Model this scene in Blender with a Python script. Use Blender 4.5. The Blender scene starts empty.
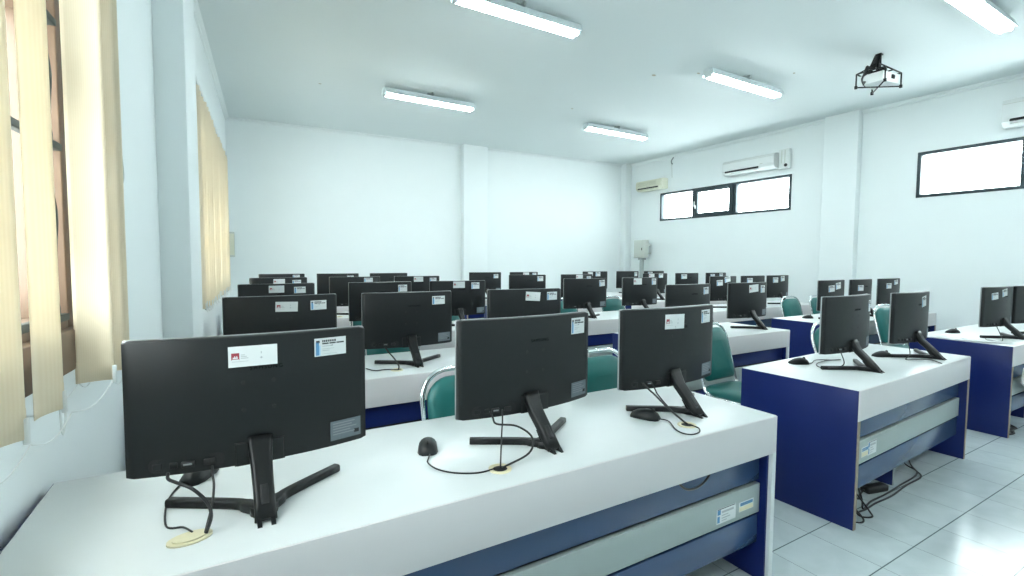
import bpy, bmesh, math, random
from mathutils import Vector, Matrix
random.seed(7)
PI = math.pi
scene = bpy.context.scene
COL = scene.collection

# ------------------------------------------------------------------ materials
def new_mat(name):
    m = bpy.data.materials.new(name); m.use_nodes = True
    nt = m.node_tree
    return m, nt, nt.nodes['Principled BSDF']

def mat(name, color, rough=0.5, metal=0.0, spec=0.5, noise=0.0, nscale=20.0, bump=0.0, bscale=200.0, coat=0.0):
    m, nt, b = new_mat(name)
    b.inputs['Base Color'].default_value = (*color, 1)
    b.inputs['Roughness'].default_value = rough
    b.inputs['Metallic'].default_value = metal
    b.inputs['Specular IOR Level'].default_value = spec
    if coat: b.inputs['Coat Weight'].default_value = coat; b.inputs['Coat Roughness'].default_value = 0.15
    tc = nt.nodes.new('ShaderNodeTexCoord')
    if noise:
        n = nt.nodes.new('ShaderNodeTexNoise'); n.inputs['Scale'].default_value = nscale; n.inputs['Detail'].default_value = 5
        nt.links.new(tc.outputs['Object'], n.inputs['Vector'])
        r = nt.nodes.new('ShaderNodeMix'); r.data_type = 'RGBA'
        r.inputs['A'].default_value = (*[max(0, c*(1-noise)) for c in color], 1)
        r.inputs['B'].default_value = (*[min(1, c*(1+noise)) for c in color], 1)
        nt.links.new(n.outputs['Fac'], r.inputs['Factor']); nt.links.new(r.outputs['Result'], b.inputs['Base Color'])
    if bump:
        n = nt.nodes.new('ShaderNodeTexNoise'); n.inputs['Scale'].default_value = bscale
        nt.links.new(tc.outputs['Object'], n.inputs['Vector'])
        bp = nt.nodes.new('ShaderNodeBump'); bp.inputs['Strength'].default_value = bump; bp.inputs['Distance'].default_value = 0.002
        nt.links.new(n.outputs['Fac'], bp.inputs['Height']); nt.links.new(bp.outputs['Normal'], b.inputs['Normal'])
    return m

def emit(name, color, strength):
    m, nt, b = new_mat(name)
    b.inputs['Base Color'].default_value = (*color, 1)
    b.inputs['Emission Color'].default_value = (*color, 1)
    b.inputs['Emission Strength'].default_value = strength
    return m

M = {}
M['wall'] = mat('wall_paint', (0.86, 0.915, 0.915), 0.55, noise=0.015, nscale=3, bump=0.15, bscale=60)
M['wall_back'] = mat('back_wall_paint', (0.86, 0.915, 0.915), 0.55, noise=0.015, nscale=3, bump=0.15, bscale=60)
M['ceiling'] = mat('ceiling_paint', (0.76, 0.82, 0.82), 0.7, noise=0.01, nscale=2)
M['trim'] = mat('trim_paint', (0.84, 0.89, 0.89), 0.55)
M['stain'] = mat('ceiling_stain', (0.45, 0.42, 0.33), 0.8)
M['black'] = mat('black_plastic', (0.0062, 0.0080, 0.0088), 0.43, spec=0.38, bump=0.08, bscale=900)
M['blackdeep'] = mat('black_recess', (0.006, 0.006, 0.007), 0.5)
M['stand'] = mat('black_stand_plastic', (0.006, 0.0065, 0.007), 0.36, spec=0.35)
M['gloss'] = mat('glossy_black_lettering', (0.001, 0.001, 0.0012), 0.7, spec=0.05)
M['screen'] = mat('dark_screen', (0.01, 0.01, 0.012), 0.12)
M['bezel'] = mat('grey_bezel', (0.34, 0.36, 0.37), 0.35, metal=0.4)
M['ratelabel'] = mat('grey_rating_label', (0.13, 0.16, 0.185), 0.45, noise=0.15, nscale=90)
M['cable'] = mat('black_cable', (0.012, 0.012, 0.013), 0.45)
M['plug'] = mat('grey_plug', (0.25, 0.26, 0.27), 0.4)
M['white_lam'] = mat('white_laminate', (0.69, 0.725, 0.725), 0.32, spec=0.4, noise=0.03, nscale=9)
M['fascia'] = mat('white_laminate_front', (0.66, 0.64, 0.645), 0.4, spec=0.4, noise=0.02, nscale=6)
M['blue'] = mat('blue_laminate', (0.008, 0.020, 0.125), 0.35, spec=0.22, noise=0.05, nscale=5)
M['bluefront'] = mat('blue_laminate_floor_sheen', (0.036, 0.074, 0.160), 0.2, spec=0.5, noise=0.05, nscale=5)  # same blue laminate, floor reflection put into the colour as a paler grey-blue
M['strip'] = mat('grey_green_laminate', (0.36, 0.42, 0.41), 0.4, spec=0.4, noise=0.03, nscale=6)
M['rawedge'] = mat('raw_chipboard_edge', (0.30, 0.25, 0.19), 0.8, noise=0.3, nscale=60)
M['cream'] = mat('cream_plastic', (0.72, 0.66, 0.45), 0.45, noise=0.06, nscale=40)
M['paper'] = mat('white_paper', (0.70, 0.73, 0.73), 0.6)
M['ink'] = mat('black_ink', (0.05, 0.055, 0.06), 0.6)
M['greyink'] = mat('grey_ink', (0.42, 0.45, 0.46), 0.6)
M['red'] = mat('red_ink', (0.33, 0.045, 0.06), 0.55)
M['blueink'] = mat('blue_ink', (0.10, 0.28, 0.50), 0.5)
M['lblue'] = mat('light_blue_ink', (0.40, 0.65, 0.85), 0.5)
M['chrome'] = mat('chrome_tube', (0.82, 0.85, 0.86), 0.12, metal=1.0)
M['teal'] = mat('teal_vinyl', (0.010, 0.130, 0.120), 0.42, spec=0.45, noise=0.06, nscale=12, bump=0.15, bscale=350)
M['rubber'] = mat('black_rubber', (0.02, 0.02, 0.02), 0.7)
M['wood'] = mat('brown_window_wood', (0.15, 0.095, 0.06), 0.5, noise=0.18, nscale=14)
M['alu'] = mat('dark_grey_aluminium', (0.035, 0.055, 0.065), 0.4, metal=0.2)
M['iron'] = mat('green_black_iron', (0.045, 0.06, 0.055), 0.5, metal=0.3)
M['acwhite'] = mat('white_ac_plastic', (0.76, 0.80, 0.79), 0.35)
M['accream'] = mat('aged_cream_ac_plastic', (0.74, 0.74, 0.60), 0.4)
M['acgrille'] = mat('aged_grille', (0.55, 0.55, 0.46), 0.5)
M['boxgrey'] = mat('grey_painted_metal', (0.58, 0.61, 0.56), 0.45)
M['pipegrey'] = mat('grey_pvc_pipe', (0.33, 0.37, 0.36), 0.5)
M['lampbody'] = mat('lamp_tray_white', (0.70, 0.78, 0.80), 0.4)
M['tube'] = emit('fluorescent_tube', (0.90, 0.99, 1.0), 30.0)
M['projwhite'] = mat('projector_white', (0.78, 0.82, 0.80), 0.4)
M['lens'] = mat('lens_glass', (0.01, 0.012, 0.015), 0.08)
M['tower'] = mat('computer_case_black', (0.012, 0.013, 0.016), 0.35)

def mk_glass():
    m, nt, b = new_mat('window_glass')
    nt.nodes.remove(b)
    out = nt.nodes['Material Output']
    tr = nt.nodes.new('ShaderNodeBsdfTransparent'); tr.inputs['Color'].default_value = (0.95, 0.98, 0.98, 1)
    gl = nt.nodes.new('ShaderNodeBsdfGlossy'); gl.inputs['Roughness'].default_value = 0.03
    mx = nt.nodes.new('ShaderNodeMixShader'); mx.inputs[0].default_value = 0.06
    nt.links.new(tr.outputs[0], mx.inputs[1]); nt.links.new(gl.outputs[0], mx.inputs[2]); nt.links.new(mx.outputs[0], out.inputs[0])
    return m
M['glass'] = mk_glass()

def mk_blind(name, c1, c2):
    m, nt, b = new_mat(name)
    nt.nodes.remove(b)
    out = nt.nodes['Material Output']
    tc = nt.nodes.new('ShaderNodeTexCoord')
    w = nt.nodes.new('ShaderNodeTexWave'); w.inputs['Scale'].default_value = 60; w.inputs['Distortion'].default_value = 0.6; w.inputs['Detail'].default_value = 2
    nt.links.new(tc.outputs['UV'], w.inputs['Vector']) if False else nt.links.new(tc.outputs['Object'], w.inputs['Vector'])
    mx = nt.nodes.new('ShaderNodeMix'); mx.data_type = 'RGBA'
    mx.inputs['A'].default_value = (*c1, 1); mx.inputs['B'].default_value = (*c2, 1)
    nt.links.new(w.outputs['Fac'], mx.inputs['Factor'])
    d = nt.nodes.new('ShaderNodeBsdfDiffuse'); t = nt.nodes.new('ShaderNodeBsdfTranslucent')
    nt.links.new(mx.outputs['Result'], d.inputs[0]); nt.links.new(mx.outputs['Result'], t.inputs[0])
    s = nt.nodes.new('ShaderNodeMixShader'); s.inputs[0].default_value = 0.30
    nt.links.new(d.outputs[0], s.inputs[1]); nt.links.new(t.outputs[0], s.inputs[2]); nt.links.new(s.outputs[0], out.inputs[0])
    return m
M['blind'] = mk_blind('cream_blind_fabric', (0.82, 0.73, 0.565), (0.845, 0.76, 0.60))

def mk_floor():
    m, nt, b = new_mat('floor_tiles')
    N = nt.nodes.new; L = nt.links.new
    tc = N('ShaderNodeTexCoord'); sp = N('ShaderNodeSeparateXYZ'); L(tc.outputs['Object'], sp.inputs[0])
    T = 0.3305
    def cell(sock, off):
        a = N('ShaderNodeMath'); a.operation = 'SUBTRACT'; L(sock, a.inputs[0]); a.inputs[1].default_value = off
        d = N('ShaderNodeMath'); d.operation = 'DIVIDE'; L(a.outputs[0], d.inputs[0]); d.inputs[1].default_value = T
        f = N('ShaderNodeMath'); f.operation = 'FRACT'; L(d.outputs[0], f.inputs[0])
        h = N('ShaderNodeMath'); h.operation = 'SUBTRACT'; L(f.outputs[0], h.inputs[0]); h.inputs[1].default_value = 0.5
        ab = N('ShaderNodeMath'); ab.operation = 'ABSOLUTE'; L(h.outputs[0], ab.inputs[0])
        fl = N('ShaderNodeMath'); fl.operation = 'FLOOR'; L(d.outputs[0], fl.inputs[0])
        return ab.outputs[0], fl.outputs[0]
    ax, fx = cell(sp.outputs['X'], 2.604); ay, fy = cell(sp.outputs['Y'], 1.012)
    def gt(s, v):
        g = N('ShaderNodeMath'); g.operation = 'GREATER_THAN'; L(s, g.inputs[0]); g.inputs[1].default_value = v; return g.outputs[0]
    gx = gt(ax, 0.5-0.0035); gy = gt(ay, 0.5-0.008)
    mxg = N('ShaderNodeMath'); mxg.operation = 'MAXIMUM'; L(gx, mxg.inputs[0]); L(gy, mxg.inputs[1])
    cb = N('ShaderNodeCombineXYZ'); L(fx, cb.inputs[0]); L(fy, cb.inputs[1])
    wn = N('ShaderNodeTexWhiteNoise'); wn.noise_dimensions = '3D'; L(cb.outputs[0], wn.inputs['Vector'])
    add = N('ShaderNodeVectorMath'); add.operation = 'ADD'; L(tc.outputs['Object'], add.inputs[0])
    sc = N('ShaderNodeVectorMath'); sc.operation = 'SCALE'; L(cb.outputs[0], sc.inputs[0]); sc.inputs['Scale'].default_value = 3.7
    L(sc.outputs[0], add.inputs[1])
    n = N('ShaderNodeTexNoise'); n.inputs['Scale'].default_value = 6; n.inputs['Detail'].default_value = 6; n.inputs['Distortion'].default_value = 0.8
    L(add.outputs[0], n.inputs['Vector'])
    c = N('ShaderNodeMix'); c.data_type = 'RGBA'
    c.inputs['A'].default_value = (0.43, 0.50, 0.515, 1); c.inputs['B'].default_value = (0.62, 0.69, 0.70, 1)
    L(n.outputs['Fac'], c.inputs['Factor'])
    c2 = N('ShaderNodeMix'); c2.data_type = 'RGBA'; L(mxg.outputs[0], c2.inputs['Factor'])
    L(c.outputs['Result'], c2.inputs['A']); c2.inputs['B'].default_value = (0.13, 0.16, 0.17, 1)
    L(c2.outputs['Result'], b.inputs['Base Color'])
    b.inputs['Roughness'].default_value = 0.16; b.inputs['Specular IOR Level'].default_value = 0.5
    bp = N('ShaderNodeBump'); bp.invert = True; bp.inputs['Strength'].default_value = 0.4; bp.inputs['Distance'].default_value = 0.002
    L(mxg.outputs[0], bp.inputs['Height']); L(bp.outputs['Normal'], b.inputs['Normal'])
    return m
M['floor'] = mk_floor()

# ------------------------------------------------------------------ mesh helpers
class MB:
    """collects shapes; build() links them as one mesh object"""
    def __init__(s): s.bm = bmesh.new(); s.mats = []
    def mi(s, m):
        if m not in s.mats: s.mats.append(m)
        return s.mats.index(m)
    def _fin(s, faces, m, smooth=False):
        i = s.mi(m)
        for f in faces: f.material_index = i; f.smooth = smooth
    def box(s, x0, x1, y0, y1, z0, z1, m, bevel=0.0, segs=2, mtx=None):
        r = bmesh.ops.create_cube(s.bm, size=1.0); vs = r['verts']
        for v in vs:
            v.co = Vector(((x0+x1)/2+v.co.x*(x1-x0), (y0+y1)/2+v.co.y*(y1-y0), (z0+z1)/2+v.co.z*(z1-z0)))
        fs = list({f for v in vs for f in v.link_faces})
        if bevel:
            es = list({e for v in vs for e in v.link_edges})
            r = bmesh.ops.bevel(s.bm, geom=es, offset=bevel, segments=segs, affect='EDGES', profile=0.5)
            vs2 = set(r['verts'])
            for f in fs:
                if f.is_valid: vs2.update(f.verts)
            fs = list({f for v in vs2 for f in v.link_faces}); vs = list(vs2)
        if mtx is not None:
            for v in vs: v.co = mtx @ v.co
        s._fin(fs, m, bevel > 0)
        return vs
    def quad(s, pts, m):
        f = s.bm.faces.new([s.bm.verts.new(Vector(p)) for p in pts]); s._fin([f], m)
    def prism(s, poly, y0, y1, m, plane='xz', smooth=False, mtx=None):
        def P(a, b, d):
            v = Vector((a, d, b)) if plane == 'xz' else (Vector((d, a, b)) if plane == 'yz' else Vector((a, b, d)))
            return mtx @ v if mtx is not None else v
        A = [s.bm.verts.new(P(a, b, y0)) for a, b in poly]; B = [s.bm.verts.new(P(a, b, y1)) for a, b in poly]
        n = len(poly); fs = [s.bm.faces.new(A), s.bm.faces.new(B[::-1])]
        sd = [s.bm.faces.new((A[i], B[i], B[(i+1) % n], A[(i+1) % n])) for i in range(n)]
        s._fin(fs, m); s._fin(sd, m, smooth)
    def tube(s, pts, r, m, seg=8, cap=True, flat=1.0):
        pts = [Vector(p) for p in pts]; n = len(pts); rings = []; up = None
        rr = r if isinstance(r, (list, tuple)) else [r]*n
        for i, p in enumerate(pts):
            t = (pts[min(i+1, n-1)]-pts[max(i-1, 0)])
            t = t.normalized() if t.length > 1e-9 else Vector((0, 0, 1))
            if up is None:
                up = Vector((0, 0, 1)) if abs(t.z) < 0.9 else Vector((0, 1, 0))
            a = t.cross(up)
            if a.length < 1e-6: a = t.orthogonal()
            a.normalize(); b = a.cross(t).normalized(); up = b
            rings.append([s.bm.verts.new(p+a*math.cos(2*PI*k/seg)*rr[i]+b*math.sin(2*PI*k/seg)*rr[i]*flat) for k in range(seg)])
        fs = []
        for i in range(n-1):
            for k in range(seg):
                fs.append(s.bm.faces.new((rings[i][k], rings[i][(k+1) % seg], rings[i+1][(k+1) % seg], rings[i+1][k])))
        s._fin(fs, m, True)
        if cap: s._fin([s.bm.faces.new(rings[0][::-1]), s.bm.faces.new(rings[-1])], m)
    def loft(s, rings, m, cap=True, smooth=True, closed=True):
        R = [[s.bm.verts.new(Vector(p)) for p in r] for r in rings]; k = len(R[0]); fs = []
        for i in range(len(R)-1):
            for j in range(k if closed else k-1):
                fs.append(s.bm.faces.new((R[i][j], R[i][(j+1) % k], R[i+1][(j+1) % k], R[i+1][j])))
        s._fin(fs, m, smooth)
        if cap: s._fin([s.bm.faces.new(R[0][::-1]), s.bm.faces.new(R[-1])], m)
    def disc(s, c, r, h, m, seg=20, ry=None, rot=0):
        ry = ry or r
        pl = [(c[0]+r*math.cos(2*PI*i/seg)*math.cos(rot)-ry*math.sin(2*PI*i/seg)*math.sin(rot), c[1]+r*math.cos(2*PI*i/seg)*math.sin(rot)+ry*math.sin(2*PI*i/seg)*math.cos(rot)) for i in range(seg)]
        s.prism(pl, c[2], c[2]+h, m, plane='xy', smooth=True)
    def mesh(s, name):
        me = bpy.data.meshes.new(name)
        bmesh.ops.recalc_face_normals(s.bm, faces=s.bm.faces[:])
        s.bm.to_mesh(me); s.bm.free()
        for m in s.mats: me.materials.append(m)
        return me
    def build(s, name, parent=None, loc=None):
        return link(name, s.mesh(name), parent, loc)

def link(name, me, parent=None, loc=None):
    o = bpy.data.objects.new(name, me); COL.objects.link(o)
    if loc is not None: o.location = loc
    if parent is not None: o.parent = parent
    return o

def tag(o, label, cat, group=None):
    o['label'] = label; o['category'] = cat
    if group: o['group'] = group
    return o
def thing(name, label, cat, loc=(0, 0, 0), rz=0.0, group=None):
    o = bpy.data.objects.new(name, None); o.empty_display_size = 0.1
    COL.objects.link(o); o.location = loc; o.rotation_euler = (0, 0, rz)
    return tag(o, label, cat, group)
def struct(o): o['kind'] = 'structure'; return o
def copy_part(o, parent):
    c = o.copy(); COL.objects.link(c); c.parent = parent
    for ch in list(o.children): copy_part(ch, c)
    return c
def smooth_path(pts, n=6):
    P = [Vector(p) for p in pts]; P = [P[0]*2-P[1]] + P + [P[-1]*2-P[-2]]; out = []
    for i in range(1, len(P)-2):
        for k in range(n):
            t = k/n; a, b, c, d = P[i-1], P[i], P[i+1], P[i+2]
            out.append(0.5*((2*b)+(c-a)*t+(2*a-5*b+4*c-d)*t*t+(3*b-a-3*c+d)*t**3))
    out.append(P[-2]); return out
def rrect(w, h, r, n=6, x=0, z=0):
    pl = []
    for cx, cz, a0 in ((w/2-r, h/2-r, 0), (-w/2+r, h/2-r, PI/2), (-w/2+r, -h/2+r, PI), (w/2-r, -h/2+r, 1.5*PI)):
        for i in range(n+1):
            a = a0+PI/2*i/n; pl.append((x+cx+r*math.cos(a), z+cz+r*math.sin(a)))
    return pl

# ------------------------------------------------------------------ room shell
CZ = 3.88; XR = 9.0
def xl(y): return -0.60+0.065*y
YB0, YB1, YF = 9.95, 9.47, -3.2          # back wall at its left and right end, front wall behind the camera
def yb(x): return YB0+(YB1-YB0)*(x-xl(YB0))/(XR-xl(YB0))

b = MB(); b.quad([(-1.2, YF-.2, 0), (9.3, YF-.2, 0), (9.3, 10.3, 0), (-1.2, 10.3, 0)], M['floor']); struct(b.build('floor'))
b = MB(); b.box(-1.2, 9.3, YF-.2, 10.3, CZ, CZ+.12, M['ceiling'])
for (x, y, rx, ry, ro) in ((4.95, 4.75, .05, .035, .3), (4.9, 6.45, .03, .02, 0), (6.45, 3.75, .03, .02, .4), (5.4, 4.4, .04, .025, .2), (7.9, 3.2, .045, .03, .1), (1.2, 7.4, .03, .02, 0)):
    b.disc((x, y, CZ-.0015), rx*.7, .0015, M['stain'], 12, ry*.7, ro)
struct(b.build('ceiling'))

# left wall, in its own frame: local y runs along the wall, local x into the room
LW = math.atan2(-0.065, 1.0)
LM = Matrix.Translation((-0.60, 0, 0)) @ Matrix.Rotation(LW, 4, 'Z')
LMI = LM.inverted()
W1 = (0.35, 2.21, 1.17, 2.95); W2 = (4.75, 7.85, 1.15, 2.72)
def wall_with_holes(b, u0, u1, d0, d1, holes, m, z1=CZ, axis='y'):
    us = u0
    def bx(a, c, z0, zz):
        if axis == 'y': b.box(d0, d1, a, c, z0, zz, m)
        else: b.box(a, c, d0, d1, z0, zz, m)
    for (h0, h1, z0, zz) in holes:
        bx(us, h0, 0, z1); bx(h0, h1, 0, z0); bx(h0, h1, zz, z1); us = h1
    bx(us, u1, 0, z1)
b = MB(); wall_with_holes(b, YF-.4, 10.2, -0.22, 0, [W1, W2], M['wall'])
o = struct(b.build('wall_left')); o.matrix_world = LM
# right wall
W3 = (5.20, 8.335, 2.38, 3.035); W4 = (0.95, 3.31, 2.394, 3.068)
b = MB(); wall_with_holes(b, YF-.2, 10.2, XR, XR+.2, [W4, W3], M['wall']); struct(b.build('wall_right'))
b = MB()
poly = [(xl(YB0)-.3, YB0+.015), (XR+.2, yb(XR+.2)), (XR+.2, yb(XR)+.25), (xl(YB0)-.3, YB0+.25)]
b.prism(poly, 0, CZ, M['wall_back'], plane='xy'); struct(b.build('wall_back'))
b = MB(); b.box(-1.2, 9.2, YF-.2, YF, 0, CZ, M['wall']); struct(b.build('wall_front'))
# pilasters
b = MB(); b.box(-.02, .165, 3.77, 4.30, 0, CZ, M['wall'], .006); o = struct(b.build('trim_1')); o.matrix_world = LM
b = MB(); b.box(4.41, 4.98, yb(4.7)-.14, yb(4.7)+.1, 0, CZ, M['wall_back'], .006); struct(b.build('trim_2'))
b = MB(); b.box(XR-.14, XR+.02, 4.07, 4.59, 0, CZ, M['wall'], .006); struct(b.build('trim_3'))
# slim ceiling mouldings
def cornice(name, p, q, nrm):
    p, q, n = Vector((*p, 0)), Vector((*q, 0)), Vector((*nrm, 0)); prof = [(0, 0), (.055, 0), (.055, -.012), (.02, -.03), (.02, -.055), (0, -.06)]
    b = MB(); b.loft([[e+n*a+Vector((0, 0, CZ+z)) for a, z in prof] for e in (p, q)], M['trim'], smooth=False); struct(b.build(name))
cornice('trim_4', (XR, YF), (XR, yb(XR)), (-1, 0))
cornice('trim_5', (xl(YB0), YB0+.015), (XR, yb(XR)+.015), (0, -1))
cornice('trim_6', (xl(YF), YF), (xl(YB0), YB0), (1, 0))
# small corner pilaster at the back right
b = MB(); b.box(XR-.2, XR+.02, yb(XR)-.16, yb(XR)+.1, 0, CZ, M['wall_back'], .006); struct(b.build('trim_7'))

# ------------------------------------------------------------------ windows
def ring(b, d0, d1, u0, u1, z0, z1, t, m, axis='y', bev=.004):
    def bx(a, c, p, q): b.box(d0, d1, a, c, p, q, m, bev) if axis == 'y' else b.box(a, c, d0, d1, p, q, m, bev)
    bx(u0, u0+t, z0, z1); bx(u1-t, u1, z0, z1); bx(u0+t, u1-t, z0, z0+t); bx(u0+t, u1-t, z1-t, z1)

def left_window(n, W, mull, trans):
    u0, u1, z0, z1 = W
    r = bpy.data.objects.new('window_%d' % n, None); COL.objects.link(r); r.matrix_world = LM; struct(r)
    b = MB(); ring(b, -.2, -.0, u0, u1, z0, z1, .05, M['wood'])
    for u in mull: b.box(-.15, -.04, u-.03, u+.03, z0+.05, z1-.05, M['wood'], .004)
    b.box(-.15, -.04, u0+.05, u1-.05, trans, trans+.06, M['wood'], .004); b.build('window_frame', r)
    b = MB(); b.box(-.03, .03, u0-.02, u1+.02, z0-.12, z0+.015, M['wood'], .006); b.build('window_sill', r)
    b = MB(); b.box(-.125, -.12, u0+.05, u1-.05, z0+.05, z1-.05, M['glass']); b.build('window_pane', r)
    return r
w1 = left_window(1, W1, (1.05, 1.62), 2.20)
w2 = left_window(2, W2, (5.5, 6.3, 7.1), 2.25)
# wrought iron window guard with twisted bars and scrolls
b = MB()
for u in (.75, 1.45, 2.08):
    n = 60
    rings = []
    for i in range(n+1):
        z = W1[2]+.06+(W1[3]-W1[2]-.12)*i/n; a = i*.55
        wd = .013 if (i % 20) > 2 else .017
        rings.append([(-.012+wd*math.cos(a+k*PI/2), u+wd*math.sin(a+k*PI/2), z) for k in range(4)])
    b.loft(rings, M['iron'], smooth=False)
    for zc in (1.55, 2.0, 2.5):
        for sgn in (-1, 1):
            pts = [(-.012, u+sgn*(.02+.05*t*math.sin(t*4.2)), zc-.13+.26*t) for t in [k/14 for k in range(15)]]
            b.tube(pts, .009, M['iron'], 6)
for z in (W1[2]+.05, 1.78, 2.18, W1[3]-.05): b.box(-.025, .001, W1[0]+.04, W1[1]-.04, z-.012, z+.012, M['iron'], .003)
b.build('window_guard', w1)
b = MB()
for u in (4.95, 5.3, 5.75, 6.05, 6.55, 6.85, 7.35, 7.65):
    b.box(-.063, -.047, u-.008, u+.008, W2[2]+.05, W2[3]-.05, M['iron'], .002)
for z in (1.5, 2.2): b.box(-.063, -.047, W2[0]+.05, W2[1]-.05, z-.01, z+.01, M['iron'], .002)
b.build('window_guard', w2)

def right_window(n, W, bars, sash=None):
    u0, u1, z0, z1 = W; r = bpy.data.objects.new('window_%d' % n, None); COL.objects.link(r); struct(r)
    b = MB(); ring(b, XR-.012, XR+.09, u0, u1, z0, z1, .045, M['alu'])
    for u in bars: b.box(XR-.008, XR+.085, u-.035, u+.035, z0+.04, z1-.04, M['alu'], .004)
    b.build('window_frame', r)
    b = MB(); b.box(XR+.045, XR+.05, u0+.04, u1-.04, z0+.04, z1-.04, M['glass']); b.build('window_pane', r)
    if sash:
        b = MB(); ring(b, XR-.03, XR+.03, sash[0], sash[1], z0+.03, z1-.03, .07, M['alu']); s = b.build('sash', r)
        b = MB(); b.box(XR-.05, XR-.03, sash[1]-.045, sash[1]-.02, z0+.2, z0+.28, M['acwhite'], .004)
        b.tube([(XR-.05, sash[1]-.03, z0+.24), (XR-.075, sash[1]-.03, z0+.25), (XR-.075, sash[1]-.03, z0+.36)], .011, M['acwhite']); b.build('handle', s)
    return r
right_window(3, W3, (6.36, 7.37), (6.40, 7.33))
right_window(4, W4, (2.16,))

# ------------------------------------------------------------------ vertical blinds
def make_blind(label, z0, z1, u0, u1, slats, off, cordu, head=True):
    """slats: (u along wall, angle from the wall normal in degrees, width, extra drop)"""
    r = bpy.data.objects.new('vertical_blind', None); COL.objects.link(r); r.matrix_world = LM
    tag(r, label, 'blind')
    if head:
        b = MB(); b.box(off-.025, off+.025, u0, u1, z1+.01, z1+.05, M['acwhite'], .005); b.box(.0, off-.025, u0+.1, u0+.13, z1+.02, z1+.04, M['acwhite']); b.box(.0, off-.025, u1-.13, u1-.1, z1+.02, z1+.04, M['acwhite']); b.build('headrail', r)
    bots = []
    for (u, ang, w, dz) in slats:
        a = math.radians(ang); dx, dy = math.cos(a), math.sin(a)      # slat runs across the wall when the angle is 0
        b = MB(); N = 8
        f = []; bk = []
        for i in range(N+1):
            t = i/N-.5; bow = .010*(1-(2*t)**2)
            f.append((off+dx*t*w-dy*bow, u+dy*t*w+dx*bow))
        th = .0012
        ring_ = lambda z, k: [(x-dy*0, y-th*k, z) for x, y in f]+[(x, y+th*k, z) for x, y in f[::-1]]
        zs = [z0-dz, z0-dz+.002, z0-dz+.070, z0-dz+.073, z1]
        ks = [1.0, 3.2, 3.2, 1.0, 1.0]
        b.loft([ring_(z, k) for z, k in zip(zs, ks)], M['blind'])
        b.build('slat', r)
        bots.append((off, u, z0-dz)); e = f[0]; e2 = f[-1]
        b = MB()
        b.box(e2[0]-.006, e2[0]+.006, e2[1]-.006, e2[1]+.006, z0-dz-.012, z0-dz+.05, M['acwhite'], .003)
        b.build('slat_clip', r)
    b = MB(); bots.sort(key=lambda p: p[1])
    for p, q in zip(bots[:-1], bots[1:]):
        for s in (-.045, .045):
            pts = [(p[0]+s, p[1]+(q[1]-p[1])*t, p[2]+(q[2]-p[2])*t-.03*math.sin(PI*t)) for t in [k/8 for k in range(9)]]
            b.tube(pts, .0015, M['acwhite'], 5)
    b.build('bead_chain', r)
    b = MB()
    for du in cordu:
        b.tube(smooth_path([(off-.015, du, z1), (off-.015, du+.005, 1.6), (off-.015, du, z0-.04), (off-.01, du+.02, z0-.055), (off-.015, du+.035, z0)], 5), .003, M['acwhite'], 6)
    b.build('pull_cord', r)
    if head is True and u0 < 1:
        b = MB(); b.tube(smooth_path([(.03, 2.62, 2.9), (.025, 2.68, 2.3), (.02, 2.80, 2.0), (.02, 2.86, 1.8), (.02, 2.80, 1.74), (.03, 2.72, 1.78)], 6), .0018, M['boxgrey'], 5); b.build('loose_cord', r)
    return r
make_blind('large cream vertical blind hanging open at the near left window', 1.0, 2.98, .3, 2.75,
           [(.80, 55, .10, 0), (1.02, 60, .10, .01), (1.22, 62, .11, 0.0), (1.47, 66, .11, .0), (1.73, 75, .11, .0), (2.12, 18, .10, 0), (2.28, 25, .10, 0), (2.40, 55, .10, 0)], .075, (1.85,))
make_blind('cream vertical blind at the far left window beyond the wall pillar', 1.0, 2.80, 4.6, 8.0,
           [(4.66+.155*i, 66+random.uniform(-8, 8), .15, random.uniform(-.01, .02)) for i in range(22)], .11, (7.98,))

# ------------------------------------------------------------------ ceiling lamps
def lamp(x0, x1, y, z, label, ang=0.0):
    L = x1-x0
    t = thing('fluorescent_lamp', label, 'ceiling light', ((x0+x1)/2, y, z), ang, 'twin tube ceiling lamps')
    b = MB()
    b.prism([(-.055, .10), (.055, .10), (.088, .030), (.088, .016), (.082, .016), (.070, .034), (-.070, .034), (-.082, .016), (-.088, .016), (-.088, .030)], -L/2, L/2, M['lampbody'], plane='yz'); b.build('lamp_tray', t)
    for dy in (-.034, .034):
        b = MB(); b.tube([(-L/2+.03, dy, .012), (L/2-.03, dy, .012)], .021, M['tube'], 12); b.build('tube_light', t)
    b = MB()
    for s in (-1, 1): b.box(s*(L/2-.015)-.016, s*(L/2-.015)+.016, -.055, .055, -.006, .035, M['lampbody'], .004)
    b.build('tube_holder', t)
    b = MB(); b.box(-.012, .012, -.08, .08, .095, CZ-z, M['pipegrey'], .003); b.box(-.05, .05, -.02, .02, CZ-z-.012, CZ-z, M['pipegrey'], .002); b.build('hanger', t)
    return t
LZ = 3.74
lamp(1.82, 3.20, 4.14, LZ, 'white twin tube ceiling lamp in the middle left, largest one fully in view')
lamp(1.98, 3.38, 6.98, LZ, 'white twin tube ceiling lamp at the far left towards the back wall')
lamp(5.52, 6.98, 6.88, LZ, 'white twin tube ceiling lamp at the far right, nearest the back corner')
lamp(5.28, 6.78, 4.16, LZ, 'white twin tube ceiling lamp left of the ceiling projector')
lamp(5.36, 6.82, 1.83, LZ, 'white twin tube ceiling lamp cut by the top edge, right of the projector')
lamp(1.75, 3.15, -1.2, LZ, 'white twin tube ceiling lamp behind the viewpoint, left')
lamp(5.4, 6.8, -1.2, LZ, 'white twin tube ceiling lamp behind the viewpoint, right')

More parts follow.
